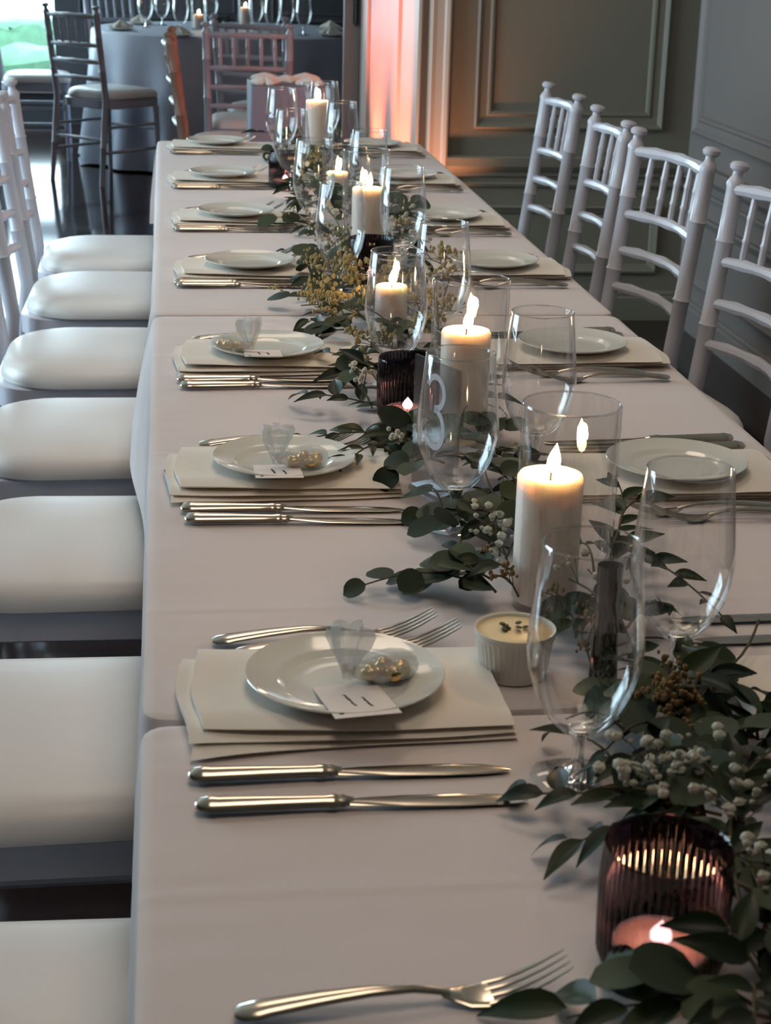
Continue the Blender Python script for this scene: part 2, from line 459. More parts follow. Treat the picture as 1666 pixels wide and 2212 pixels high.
for x0, x1 in ((-.55, .55), (.75, 1.85), (2.05, 3.15)):
    panel_frame(trim_name(), lambda u, v, h: (u, 12.2-h, v), x0, x1, .7, 2.5, M_DARK)
# far window: frame and panes
ff = MB()
for x0, x1 in ((-3.3,-3.22), (-2.45,-2.40), (-1.60,-1.55), (-.715,-.69)): ff.box(x0, x1, 12.215, 12.275, .25, 2.5)
ff.box(-3.3, -.69, 12.215, 12.275, .25, .30); ff.box(-3.3, -.69, 12.215, 12.275, 2.44, 2.5)
fw = struct(ff, 'window_2', M_DARK)
for x0, x1 in ((-3.22,-2.45), (-2.40,-1.60), (-1.55,-.715)):
    MB().box(x0, x1, 12.243, 12.249, .30, 2.44).build('pane', M_WIN, fw, smooth=False)
struct(MB().box(-3.3, -.66, 12.10, 12.20, .215, .25), 'window_sill', M_TRIM)

# inactive leaf of the far double door with its bolt
dr = MB(); dr.box(0.822, 0.892, 7.915, 7.96, 0.005, 2.38)
d_ = struct(dr, 'door_1', M_PAINT_R)
b_ = MB(); b_.tube([(.873, 7.906, .92), (.873, 7.906, 2.2)], .0075, 8); b_.build('bolt_rod', M_BLACK, d_)
b_ = MB(); b_.box(.862, .884, 7.904, 7.914, .93, 1.30); b_.build('bolt_plate', M_BLACK, d_, smooth=False)
b_ = MB(); b_.tube([(.873, 7.905, 1.055), (.856, 7.885, 1.055)], .006, 8); b_.ball((.853, 7.882, 1.055), .014); b_.build('knob', M_BLACK, d_)

# ceiling lamps (the fittings the warm light comes from)
for yy in (0.9, 3.0, 5.0):
    t = thing('ceiling_lamp', 'round warm ceiling lamp above the long table, %s' % {0.9: 'nearest', 3.0: 'middle one', 5.0: 'farthest'}[yy], 'lamp', (0.2, yy, CH), group='ceiling lamps')
    MB().lathe([(.0001, 0), (.50, 0), (.50, -.10), (.48, -.105), (.47, -.02), (.0001, -.02)], 48).build('lamp_housing', M_PLASTIC, t)
# uplight cans, the last one added along with its spot
for k, (x, y) in enumerate(((.58, 6.32), (.93, 5.80), (.66, 7.30))):
    t = thing('uplight', 'small amber uplight on the floor %s' % ['inside the doorway by the lit jamb', 'in front of the door casing', 'deep in the doorway, added for the far jamb'][k], 'lamp', (x, y, 0), group='floor uplights')
    MB().lathe([(.05, 0), (.055, .02), (.055, .13), (.05, .135), (.045, .11), (.0001, .11)], 20, close0=True).build('lamp_housing', M_BLACK, t)
    MB().lathe([(.044, .115), (.0001, .115)], 20).build('lens', emit('uplight_lens', (1, .5, .3, 1), 3), t)

# outside: pale paving, lawn strip and two clipped hedges
struct(MB().box(-14, 6, 12.4, 40, -.25, -.2), 'ground', M_PATH)
def hedge(label, x0, x1, y0, y1, h, seed):
    r = random.Random(seed); m = MB(); nx, nz = 90, 10
    ring = []
    for i in range(nx+1):
        x = x0 + (x1-x0)*i/nx
        prof = [(y0, -.2), (y0, h*.4), (y0+.02, h*.8), (y0+.12, h), ((y0+y1)/2, h+.02), (y1-.1, h), (y1, h*.8), (y1, -.2)]
        ring.append([(x+r.uniform(-.03, .03), y+r.uniform(-.05, .05), z+(r.uniform(-.05, .05) if z > 0 else 0)) for y, z in prof])
    m.rings(ring)
    return tag(m.build('box_hedge', M_HEDGE), label, 'hedge', 'clipped hedges outside the window')
hedge('clipped green box hedge just outside the far window', -9, 1, 15.2, 16.4, .22, 1)
hedge('farther clipped hedge beyond the pale path outside the window', -12, 3, 21.5, 22.6, .12, 2)
MB().box(-14, 6, 26, 39, -.2, -.17).build('lawn', M_LAWN, smooth=False, kind='stuff')
lw = bpy.data.objects['lawn']; tag(lw, 'pale sunlit lawn beyond the hedges outside the window', 'lawn')

# ------------------------------------------------------------------ chiavari chairs
def rounded_outline(x0, x1, y0, y1, r0, r1, n=6):
    pts = []
    for cx, cy_, a0, r in ((x1-r1, y1-r1, 0, r1), (x0+r0, y1-r0, PI/2, r0), (x0+r0, y0+r0, PI, r0), (x1-r1, y0+r1, 1.5*PI, r1)):
        for k in range(n+1):
            a = a0 + PI/2*k/n; pts.append((cx + r*math.cos(a), cy_ + r*math.sin(a)))
    return pts
def post_pts(sy):
    key = [(-.050, .0), (-.022, .25), (0, .45), (-.022, .62), (-.045, .80), (-.053, .875)]
    pts = []; rad = []
    def at(z):
        for (xa, za), (xb, zb) in zip(key, key[1:]):
            if za <= z <= zb: return xa + (xb-xa)*(z-za)/(zb-za)
    zs = [0, .10, .196, .20, .204, .30, .40, .45, .50, .586, .590, .594, .66, .757, .761, .765, .82, .868]
    for z in zs:
        r = .0175 if z > .3 else .013 + .0045*z/.3
        if z in (.20, .590, .761): r += .003
        pts.append((at(z), sy*(.190 - .006*math.sin(z*3)), z)); rad.append(r)
    x = at(.87)
    for z, r in ((.876, .0195), (.886, .0150), (.892, .0105), (.900, .0105), (.905, .0185), (.913, .0200), (.919, .0150), (.921, .004)):
        pts.append((x - (z-.87)*.15, sy*.188, z)); rad.append(r)
    return pts, rad
def post_x(z): return {.865: -.051, .72: -.034, .635: -.024, .55: -.013}[z]
def build_chair(M=M_CHAIR):
    t = thing('dining_chair', 'x', 'chair')
    for s_ in (1, -1):
        p, r = post_pts(s_); MB().tube(p, r, 10).build('rear_leg', M, t)
    for s_ in (1, -1):
        MB().tube([(.385, s_*.188, 0), (.378, s_*.186, .19), (.378, s_*.186, .2), (.377, s_*.186, .21), (.372, s_*.182, .395)], [.012, .0145, .0175, .0145, .0165], 10).build('front_leg', M, t)
    for z, r in ((.865, .0125), (.72, .0115), (.635, .0115), (.55, .0115)):
        x = post_x(z); pts = []; rr = []
        for k in range(11):
            u = -1 + 2*k/10; pts.append((x - .030*(1-u*u), u*.186, z + .004*(1-u*u))); rr.append(r*(1.18 if k in (2, 8, 5) else .96))
        MB().tube(pts, rr, 8).build('back_rail', M, t)
    for k in range(5):
        u = -.66 + 1.32*k/4; b = -.030*(1-u*u)
        x0, x1 = post_x(.72)+b, post_x(.865)+b; pts = []; rr = []
        for q, rad in ((0, .006), (.1, .0078), (.28, .0078), (.32, .0095), (.36, .0078), (.62, .0082), (.66, .0095), (.70, .0082), (.9, .0072), (1, .006)):
            pts.append((x0+(x1-x0)*q, u*.186, .728 + .135*q)); rr.append(rad)
        MB().tube(pts, rr, 8).build('spindle', M, t)
    o = rounded_outline(.012, .395, -.192, .192, .09, .03)
    def rg(sc_, z): return [((x-.19)*sc_+.19, y*sc_, z) for x, y in o]
    MB().rings([rg(.97, .392), rg(1, .396), rg(1, .438), rg(.98, .440)]).build('seat_frame', M, t)
    o2 = rounded_outline(.022, .405, -.200, .200, .13, .06, 8)
    o2 = [(x, y + math.copysign(.010*math.cos((x-.2)/.2*PI/2), y) * min(1, abs(y)/.15)) for x, y in o2]
    def rg2(sc_, z): return [((x-.19)*sc_+.19, y*sc_, z) for x, y in o2]
    MB().rings([rg2(.97, .4405), rg2(1.0, .445), rg2(1.005, .453), rg2(.99, .464), rg2(.955, .474), rg2(.89, .483), rg2(.78, .489), rg2(.55, .4935), rg2(.15, .495)]).build('seat_cushion', M_CUSHION, t)
    for z in (.30, .17):
        for s_ in (1, -1):
            MB().tube([(-.026 if z > .2 else -.036, s_*.184, z), (.38, s_*.186, z)], .0085, 8).build('stretcher', M, t)
    MB().tube([(.379, -.186, .27), (.379, .186, .27)], .0085, 8).build('stretcher', M, t)
    MB().tube([(-.026, -.184, .24), (-.026, .184, .24)], .0085, 8).build('stretcher', M, t)
    return t
chairs = Proto(build_chair)
ordn = ['nearest', 'second', 'third', 'fourth', 'fifth', 'sixth', 'seventh']
GL = 'pearl chairs along the left side'; GR = 'pearl chairs along the right side'
left = [(1.20, -.345, 0), (1.79, -.345, 0.015), (2.43, -.34, -.01), (3.02, -.345, .01), (3.62, -.345, 0), (4.27, -.34, -.015), (4.80, -.34, .02)]
for i, (y, x, a) in enumerate(left):
    chairs.put('pearl bamboo-style chair with ivory seat on the left, %s from the camera' % ordn[i], (x, y, 0), a, GL)
right = [(2.52, 1.13, .08), (3.165, 1.130, .12), (3.767, 1.092, .16), (4.29, 1.080, -.04), (4.962, 1.105, .015)]
rl = ['pearl bamboo-style chair on the right, just outside the right edge',
      'pearl chair cut by the right edge, nearest of the right row',
      'pearl chair on the right with full spindled back showing, second in view',
      'pearl chair in the right row, third from the camera in view',
      'bluish pearl chair at the far end of the right row']
for i, (y, x, a) in enumerate(right):
    chairs.put(rl[i], (x, y, 0), PI + a, GR)
# far room chairs
fchairs = Proto(lambda: build_chair(M_CHAIR_FAR))
GF = 'grey chairs in the far room'
fchairs.put('grey chair with ivory seat by the round table, facing away right', (-.42, 9.43, 0), math.radians(46), GF)
fchairs.put('grey chair beside the far window, behind another grey chair', (-.93, 10.45, 0), math.radians(2), GF)
fchairs.put('grey spindled chair seen from behind, closest beyond the table end', (.40, 8.02, 0), math.radians(84), GF)
fchairs.put('grey chair tucked at the round table, behind the spindled chair', (.46, 8.68, 0), math.radians(62), GF)
bchair = Proto(lambda: build_chair(M_CHAIR_BROWN))
bchair.put('brown chair seen edge-on just beyond the end of the table', (.105, 7.42, 0), math.radians(-2))
# more chairs round the far table
fchairs.put('grey chair behind the round table near the far wall', (-.30, 11.68, 0), math.radians(-50), GF)

# ------------------------------------------------------------------ long table: three folding tables under white cloths
segs = [(-.28, 1.235, 'nearest'), (1.243, 2.718, 'middle'), (2.726, 5.03, 'farthest')]
for y0, y1, nm in segs:
    t = thing('folding_table', 'white folding table hidden under the %s cloth' % nm, 'table', (.38, (y0+y1)/2, 0), 0, 'folding tables under the cloths')
    hx, hy = .365, (y1-y0)/2 - .02
    MB().box(-hx, hx, -hy, hy, .715, .742).build('tabletop', M_PLASTIC, t, smooth=False)
    for sx in (-1, 1):
        for sy in (-1, 1):
            MB().tube([(sx*.30, sy*(hy-.18), 0), (sx*.30, sy*(hy-.18), .714)], .013, 8).build('leg', M_SILVER, t)
def cloth(y0, y1, label, fl0, fl1, seed):
    r = random.Random(seed); pts = []
    W = .76; step = .02
    rc = .022
    def seg(ax, ay, bx, by, nx, ny, side):
        n = max(2, int(math.hypot(bx-ax, by-ay)/step))
        for k in range(n): pts.append((ax+(bx-ax)*k/n, ay+(by-ay)*k/n, nx, ny, side))
    def cor(cx, cy_, a0, s):
        for k in range(5):
            a = a0 + PI/2*k/4 
            pts.append((cx+rc*math.cos(a), cy_+rc*math.sin(a), math.cos(a), math.sin(a), s))
    seg(W, y0+rc, W, y1-rc, 1, 0, 'r'); cor(W-rc, y1-rc, 0, 'f'); seg(W-rc, y1, rc, y1, 0, 1, 'f')
    cor(rc, y1-rc, PI/2, 'f'); seg(0, y1-rc, 0, y0+rc, -1, 0, 'l'); cor(rc, y0+rc, PI, 'n'); seg(rc, y0, W-rc, y0, 0, -1, 'n'); cor(W-rc, y0+rc, 1.5*PI, 'n')
    ph = r.uniform(0, 6)
    rings = []
    for d, z, fl in ((-.012, .750, 0), (-.005, .7496, 0), (-.0015, .748, 0), (.0, .744, 0), (.001, .735, .06), (.002, .70, .3), (.003, .64, .6), (.004, .58, .85), (.004, .515, 1)):
        ring = []
        for k, (x, y, nx, ny, s) in enumerate(pts):
            F = {'l': .007, 'r': .012, 'f': fl1, 'n': fl0}[s]
            wv = .5 + .5*math.sin(y*9 + x*9 + ph) * math.sin(y*3.7+ph)
            o = d + F*fl*(.55 + .75*wv)
            if s in 'fn' and F < .005: o = min(o, .0)
            if s == 'l' and 2.3 < y < 3.1: o += .030*fl*math.sin((y-2.3)/.8*PI)**2
            ring.append((x+nx*o, y+ny*o, z))
        rings.append(ring)
    yc = (y0+y1)/2; base = rings[0]; inner = []
    for q in (.03, .25, .5, .75, .95):
        inner.append([(.38+(x-.38)*q, yc+(y-yc)*q, .7501) for x, y, z in base])
    m = MB(); m.rings(inner + rings, True, False)
    o = m.build('tablecloth', M_CLOTH)
    return tag(o, label, 'tablecloth', 'white cloths along the long table')
cloth(-.28, 1.235, 'white tablecloth of the nearest stretch, under the ribbed dark votive', .02, 0.0, 1)
cloth(1.243, 2.718, 'white tablecloth of the middle stretch, under the table number', 0.0, 0.0, 2)
cloth(2.726, 5.03, 'white tablecloth of the far stretch, ending by the doorway', 0.0, .02, 3)

# ------------------------------------------------------------------ place settings
TZ = .7505
def build_knife():
    t = thing('table_knife', 'x', 'knife')
    secs = [(.000, .0, .0055, .0045, .0025), (.003, 0, .0060, .0085, .0048), (.012, 0, .0064, .0105, .0058), (.016, 0, .0062, .0096, .0054),
            (.04, 0, .0060, .0088, .0052), (.07, 0, .0056, .0072, .0048), (.092, 0, .0054, .0064, .0046), (.096, 0, .0056, .0078, .0050),
            (.100, 0, .0056, .0078, .0050), (.103, 0, .0054, .0060, .0042), (.106, 0, .0054, .0072, .0046), (.109, 0, .0052, .0050, .0036), (.113, 0, .0050, .0045, .0030)]
    MB().loft(secs, 16, 1.5).build('handle', M_SILVER, t)
    m = MB()
    bl = [(.110, .0045, .0050, .0022), (.125, .0065, .0045, .0013), (.15, .0085, .0035, .0010), (.19, .0092, .0028, .0009), (.22, .0078, .0024, .0008), (.234, .0048, .0022, .0007), (.240, .0012, .0022, .0005)]
    m.loft([(x, (.0010 if x > .12 else 0) - (.0092-w_)*.35, z, w_, h) for x, w_, z, h in bl], 12, 1.6)
    m.build('blade', M_SILVER, t)
    return t
def build_fork():
    t = thing('table_fork', 'x', 'fork')
    secs = [(0, 0, .005, .004, .002), (.004, 0, .0052, .0085, .0032), (.014, 0, .0062, .0100, .0036), (.020, 0, .0070, .0088, .0034), (.05, 0, .0100, .0072, .0032),
            (.08, 0, .0118, .0050, .0028), (.105, 0, .0110, .0034, .0024), (.12, 0, .0080, .0030, .0022), (.127, 0, .0060, .0040, .0022)]
    MB().loft(secs, 14, 1.7).build('handle', M_SILVER, t)
    m = MB()
    hd_ = [(.122, .0036, .0066, .0016), (.130, .0075, .0042, .0012), (.138, .0112, .0030, .0011), (.148, .0122, .0030, .0011), (.152, .0122, .0034, .0011)]
    m.loft([(x, 0, z, w_, h) for x, w_, z, h in hd_], 12, 2.6)
    for k in range(4):
        y = -.0102 + .0068*k
        m.loft([(.149, y, .0032, .0019, .0010), (.160, y, .0052, .0018, .0010), (.172, y, .0092, .0017, .0010), (.184, y*.98, .0148, .0015, .0009), (.196, y*.95, .0215, .0010, .0006), (.199, y*.95, .0235, .0004, .0003)], 8, 2.4)
    m.build('fork_head', M_SILVER, t)
    return t
def build_plate():
    t = MB()
    prof = [(.0001, .0030), (.030, .0030), (.0485, .0030), (.0505, .0036), (.0545, .0070), (.058, .0078), (.070, .0096), (.078, .0128), (.0805, .0136), (.0812, .0128), (.079, .0108), (.068, .0070), (.054, .0036), (.046, .0008), (.043, 0), (.040, .0), (.039, .0012), (.0001, .0012)]
    o = t.lathe(prof, 48).build('side_plate', M_PORC)
    return tag(o, 'x', 'plate')
def build_napkin(seed=0):
    """cotton napkin folded to a rectangle; the plies fan out at the table-edge end"""
    r = random.Random(seed); m = MB()
    lay = [(-.126, .129, .022, .0036), (-.130, .1285, .008, .0040), (-.118, .1275, -.008, .0050)]
    z = .0003
    for j, (x0, x1, sk, th) in enumerate(lay):
        n = 14; rs = []
        for k in range(n+1):
            u = k/n; x = x0 + (x1-x0)*u; sp = (1-u)**1.3
            ya = -.079 - sk*sp + .0035*math.sin(u*5+seed+j*1.3); yb = .079 - sk*sp*.6
            lift = (.0016*j*sp) + .0008*(1+math.sin(u*11+j*2+seed))*sp
            zc = z + th/2 + lift; h = th/2
            N = 9; top = []; bot = []
            for q in range(N+1):
                v = q/N; y = ya + (yb-ya)*v
                e = min(1, min(v, 1-v)*14)**.5
                puff = .0016*math.exp(-((v-.08)/.07)**2)*(j == 2) + .0012*math.sin(v*9+u*4+seed)*sp
                top.append((x + .004*math.sin(v*6+j)*sp, y, zc + h*e + puff)); bot.append((x + .004*math.sin(v*6+j)*sp, y, max(.0002, zc - h*e)))
            rs.append(top + bot[::-1])
        m.rings(rs); z += th*.93
    return tag(m.build('folded_napkin', M_NAPKIN), 'x', 'napkin')
knives, forks, plates = Proto(build_knife), Proto(build_fork), Proto(build_plate)
naps = [Proto(lambda k=k: build_napkin(k)) for k in range(3)]
NAPZ = .0135
seatL = [(1.265, .162), (1.862, .152), (2.410, .165), (3.065, .170), (3.630, .168), (4.215, .160), (4.85, .160)]
seatR = [(1.235, .618), (1.830, .606), (2.425, .620), (3.075, .622), (3.600, .610), (4.205, .605), (4.83, .600)]
namL = ['nearest', 'second', 'third', 'fourth', 'fifth', 'sixth', 'farthest']
for side, seats in (('left', seatL), ('right', seatR)):
    for i, (y, x) in enumerate(seats):
        s_ = 1 if side == 'left' else -1; n = namL[i]; rz = 0 if s_ == 1 else PI
        jr = random.Random(i*7 + (0 if s_ == 1 else 50))
        g = lambda k: '%s on the %s side of the long table' % (k, side)
        naps[(i + (0 if s_ == 1 else 1)) % 3].put('folded white napkin under the plate of the %s %s setting' % (n, side), (x, y, TZ), rz + jr.uniform(-.02, .02), g('napkins'))
        plates.put('white side plate on a napkin, %s setting on the %s side' % (n, side), (x+s_*.002, y, TZ+NAPZ+.0012), jr.uniform(0, 6), g('side plates'))
        xe = .036 if s_ == 1 else .726
        ka, kb = (.130, .176) if i == 0 else ((.118, .152) if i < 3 else (.105, .128))
        for q, dk in enumerate((ka, kb)):
            lab = 'silver knife at the %s %s setting, %s' % (n, side, ('beside the napkin' if q == 0 else 'outer of its two'))
            knives.put(lab, (xe + s_*(.0 + .004*q), y - s_*dk, TZ), rz + jr.uniform(-.02, .02) + (-.035 if (s_ == 1 and i == 1) else 0), g('knives'))
        for q, dk in enumerate((.093, .120)):
            lab = 'silver fork at the %s %s setting, %s' % (n, side, ('beside the napkin' if q == 0 else 'outer of its two'))
            fx = (.078 if q == 0 else .060) if s_ == 1 else (.700 if q == 0 else .728)
            forks.put(lab, (fx, y + s_*(dk + (.018 if (s_ == -1 and i) else 0)), TZ), rz + jr.uniform(-.01, .04) + .05*(s_ == 1), g('forks'))
forks.put('silver fork cut by the bottom edge of the picture', (.058, .842, TZ), .06, 'forks on the left side of the long table')

# place cards with tulle favours on the three nearest left plates
def build_card(seed):
    t = thing('place_card', 'x', 'card')
    m = MB(); hx, hy = .0262, .041
    m.box(-hx, hx, -hy, hy, 0, .0007)
    m.build('card', M_CARD, t, smooth=False)
    r = random.Random(seed)
    m = MB()
    for u, v0, v1 in ((-.004, -.016, .014), (.008, -.020, .004)):
        pts = []; n = 30
        for k in range(n):
            v = v0 + (v1-v0)*k/(n-1); pts.append((u + .0016*math.sin(k*1.9+seed)*r.uniform(.3, 1) + (v-v0)*-.08, v, .0009))
        m.tube(pts, .00028, 4)
    m.build('handwriting', M_INK, t)
    MB().lathe([(.0001, .0012), (.0021, .0010), (.0021, .0006)], 12, (-.019, -.031, 0)).build('seal_dot', M_INK, t)
    return t
def build_tulle(seed):
    """tulle pouch of gold sweets lying on its side, gathered end standing up"""
    t = thing('tulle_favour', 'x', 'favour bag')
    r = random.Random(seed); m = MB(); ph = [r.uniform(0, 6) for _ in range(4)]
    rs = []
    N = 40
    for xx, rr in ((.060, .001), (.058, .007), (.050, .0125), (.038, .0145), (.024, .0135), (.012, .0100), (.004, .0060), (.000, .0050)):
        rs.append([(xx, rr*1.15*(1+.06*math.sin(9*a+ph[0]))*math.cos(a), .0135 + rr*.92*(1+.06*math.sin(7*a+ph[1]))*math.sin(a)) for a in [2*PI*k/N for k in range(N)]])
    m.rings(rs, False, False); m.build('tulle_wrap', M_TULLE, t)
    m = MB()
    def fn(rr, z, a): return rr*(1 + (.10 if z < .012 else .38)*math.sin(5*a+ph[2]+z*50) + .14*math.sin(9*a+ph[3]))
    m.lathe([(.0045, .008), (.0052, .016), (.0085, .026), (.0130, .036), (.0150, .046), (.0135, .052)], 40, fn=fn); m.build('tulle_ruffle', M_TULLE, t)
    MB().lathe([(.0058, .0145), (.0066, .0165), (.0058, .0185)], 14).build('ribbon_tie', M_NAPKIN, t)
    for k, (a, b, c) in enumerate(((.018, -.003, .0105), (.032, .004, .0115), (.045, -.003, .0105), (.036, -.009, .0100))):
        m = MB(); m.ball((0, 0, 0), .0085, 12, 8, .85); m.build('wrapped_sweet', M_GOLD, t, loc=(a, b, c), rot=(k, k*2, 0))
    return t
PZ = TZ + NAPZ + .0048
for i, (cx_, cy_, rz, n) in enumerate(((.168, 1.217, .14, 'nearest'), (.144, 1.812, -.01, 'second'), (.157, 2.362, -.02, 'third'))):
    t = build_card(i); t.location = (cx_, cy_, PZ+.0048); t.rotation_euler = (-.13, 0, rz)
    t['label'] = 'handwritten white place card on the %s left plate' % n; t['group'] = 'place cards'
    t = build_tulle(i+4); t.location = ((.166, 1.258), (.145, 1.836), (.140, 2.384))[i] + (PZ-.002,); t.rotation_euler = (0, 0, .25 if i < 2 else 2.7)
    t['label'] = 'white tulle favour bag of gold sweets on the %s left plate' % n; t['group'] = 'tulle favours'

# ------------------------------------------------------------------ goblets
def build_goblet():
    t = thing('water_goblet', 'x', 'glass')
    out = [(.0060, .036), (.014, .040), (.026, .052), (.036, .072), (.0415, .092), (.0430, .106), (.0420, .125), (.0390, .155), (.0358, .186)]
    inn = [(.0352, .186), (.0384, .155), (.0413, .125), (.0422, .106), (.0406, .092), (.0350, .0735), (.025, .055), (.013, .0445), (.0001, .0430)]
    MB().lathe([(a, b) for a, b in out] + [(.0355, .1868)] + inn, 48).build('bowl', M_GLASS, t)
    rm = MB(); rm.lathe([(.0355+.0007*math.cos(a), .1870+.0007*math.sin(a)) for a in [PI*k/3 for k in range(7)]], 48); rm.build('rim', M_STEM, t)
    MB().lathe([(.0001, .0425), (.0085, .0415), (.0075, .0365), (.0048, .030), (.0042, .022), (.0050, .012), (.010, .0062), (.018, .0042)], 20).build('stem', M_STEM, t)
    MB().lathe([(.0001, .0008), (.0345, .0004), (.0350, .0014), (.034, .0022), (.018, .0045), (.0001, .0050)], 40).build('foot', M_GLASS, t)
    return t
gob = Proto(build_goblet)
gl_l = [(.324, 1.120), (.323, 1.690), (.332, 2.265), (.318, 2.90), (.322, 3.50), (.318, 4.08), (.330, 4.62)]
gl_r = [(.447, 1.290), (.450, 1.885), (.432, 2.50), (.452, 3.10), (.455, 3.68), (.455, 4.28), (.462, 4.84)]
for side, L in (('left', gl_l), ('right', gl_r)):
    for i, (x, y) in enumerate(L):
        gob.put('empty water goblet of the %s %s setting' % (namL[i], side), (x, y, TZ), 0, 'water goblets on the long table')

# ------------------------------------------------------------------ hurricane cylinders and pillar candles
def flame_mesh(s=1.0):
    m = MB(); m.lathe([(.0001*s, 0), (.0040*s, .002*s), (.0062*s, .007*s), (.0062*s, .012*s), (.0044*s, .018*s), (.0018*s, .024*s), (.0001*s, .028*s)], 12)
    return m.mesh('flame', M_FLAME)
FM = flame_mesh()
def hurricane(x, y, r, h, label):
    t = thing('hurricane_vase', label, 'candle holder', (x, y, TZ), 0, 'clear glass hurricanes on the garland')
    MB().lathe([(.0001, .0), (r-.002, 0), (r, .003), (r, h-.001), (r-.0015, h), (r-.003, h-.001), (r-.003, .007), (.0001, .0065)], 56).build('cylinder', M_CYL, t)
    rm = MB(); rm.lathe([(r-.0015+.0008*math.cos(a), h+.0008*math.sin(a)) for a in [PI*k/3 for k in range(7)]], 56); rm.build('rim', M_STEM, t)
    return t
def pillar(x, y, r, h, label, power, z0=.0072, lean=0):
    t = thing('pillar_candle', label, 'candle', (x, y, TZ+z0), 0, 'lit ivory pillar candles')
    MB().lathe([(.0001, 0), (r-.002, 0), (r, .002), (r, h-.003), (r-.002, h), (r-.0045, h-.0005), (r*.72, h-.004)], 40).build('wax', M_WAX, t)
    MB().lathe([(r*.72, h-.004), (r*.5, h-.006), (.0001, h-.0065)], 32).build('melted_pool', M_WAXPOOL, t)
    MB().tube([(0, 0, h-.0065), (.0003, 0, h+.001), (.001, 0, h+.005)], .0009, 6).build('wick', M_WICK, t)
    inst('flame', FM, t, (0.001, 0, h+.001), (0, .12 + lean, 0))
    light('candle_light', 'POINT', (x+.001, y, TZ+z0+h+.016), power, (1.0, 0.58, 0.27), size=.007)
    return t
CP = .95
HUR = [(.387, 1.462, .0455, .195, (.371, 1.462), .0305, .122, 'nearest'), (.392, 2.03, .0475, .196, (.388, 2.03), .0305, .126, 'second'),
       (.368, 2.56, .0350, .125, (.363, 2.555), .0245, .075, 'small third'), (.403, 3.27, .0450, .196, (.407, 3.27), .0305, .118, 'fourth'),
       (.416, 3.95, .0380, .120, (.414, 3.95), .0255, .055, 'small fifth'), (.424, 4.62, .0430, .200, (.4235, 4.62), .0305, .150, 'farthest')]
for x, y, r, h, (cx_, cyy), cr, chh, n in HUR:
    hurricane(x, y, r, h, 'clear glass cylinder round the %s candle of the long table' % n)
    pillar(cx_, cyy, cr, chh, 'lit ivory pillar candle, %s along the long table' % n, CP)

# ------------------------------------------------------------------ ribbed smoked votives with tealights
def build_votive():
    t = thing('votive_holder', 'x', 'candle holder')
    N = 44*4
    def fn(rr, z, a):
        return rr + (.0017*abs(math.sin(22*a)) if rr > .030 and .008 < z < .083 and rr > .0385 - .004 else 0)
    MB().lathe([(.0001, 0), (.030, 0), (.034, .002), (.0365, .007), (.0375, .014), (.0380, .03), (.0385, .06), (.0385, .083), (.0380, .0855), (.0368, .084), (.0362, .06), (.0355, .014), (.031, .009), (.0001, .009)], N, fn=fn).build('ribbed_glass', M_SMOKE, t)
    return t
vot = Proto(build_votive)
def tealight(x, y, label, power):
    t = thing('tealight', label, 'candle', (x, y, TZ+.0095), 0, 'tealights in the votives')
    MB().lathe([(.0001, 0), (.0285, 0), (.0295, .001), (.0295, .009), (.0285, .010), (.0270, .0085)], 32).build('wax_body', M_WAX, t)
    MB().lathe([(.0270, .0085), (.020, .0070), (.0001, .0065)], 28).build('melted_pool', M_WAXPOOL, t)
    MB().tube([(0, 0, .0065), (.0005, 0, .011)], .0008, 6).build('wick', M_WICK, t)
    o = inst('flame', FM, t, (0, 0, .008)); o.scale = (1.1, 1.1, .58)
    light('tealight_light', 'POINT', (x, y, TZ+.0095+.022), power, (1.0, 0.50, 0.24), size=.006)
VOT = [(.318, .873, 'nearest, cut by garland leaves', 'nearest'), (.326, 2.085, 'beside the table number', 'second'), (.377, 2.95, 'behind the round grey leaves', 'third'), (.306, 4.12, 'farthest along the garland', 'farthest')]
for x, y, l, n in VOT:
    vot.put('dark smoked ribbed glass votive, %s' % l, (x, y, TZ), 0, 'smoked ribbed votives')
    tealight(x, y, 'lit tealight inside the %s smoked votive' % n, .35)
# slim smoked bud vase behind the nearest goblet
t = thing('bud_vase', 'slim dark smoked glass bud vase behind the nearest goblet', 'vase', (.376, 1.255, TZ))
MB().lathe([(.0001, 0), (.010, 0), (.0125, .003), (.0118, .02), (.0095, .07), (.0105, .118), (.0098, .118), (.0088, .07), (.0105, .02), (.0001, .008)], 24).build('vase_body', thin_glass('dark_smoke', (.10, .08, .11, 1), .06, .4, .05, 2.5), t)

# ------------------------------------------------------------------ ramekin of butter with herbs
t = thing('ramekin', 'small white ribbed ramekin of cream butter topped with herbs', 'dish', (.312, 1.308, TZ))
def rf(rr, z, a): return rr + (.0006*math.sin(40*a) if .007 < z < .036 and rr > .026 else 0)
MB().lathe([(.0001, .001), (.024, 0), (.0265, .001), (.0272, .0065), (.0285, .008), (.0325, .035), (.0340, .037), (.0352, .041), (.0345, .0435), (.0325, .0425), (.031, .038), (.027, .006), (.0001, .004)], 160, fn=rf).build('dish', M_PORC, t)
MB().lathe([(.0318, .0392), (.030, .0408), (.020, .0414), (.0001, .0416)], 32).build('butter', M_DIP, t)
hr = random.Random(3)
for k in range(7):
    m = MB(); m.ball((0, 0, 0), .0032, 6, 4, .35)
    m.build('herb_leaf', M_HERB, t, loc=(hr.uniform(-.011, .009), hr.uniform(-.004, .004), .0425+.0006*k), rot=(hr.uniform(-.4, .4), hr.uniform(-.4, .4), hr.uniform(0, 6)))

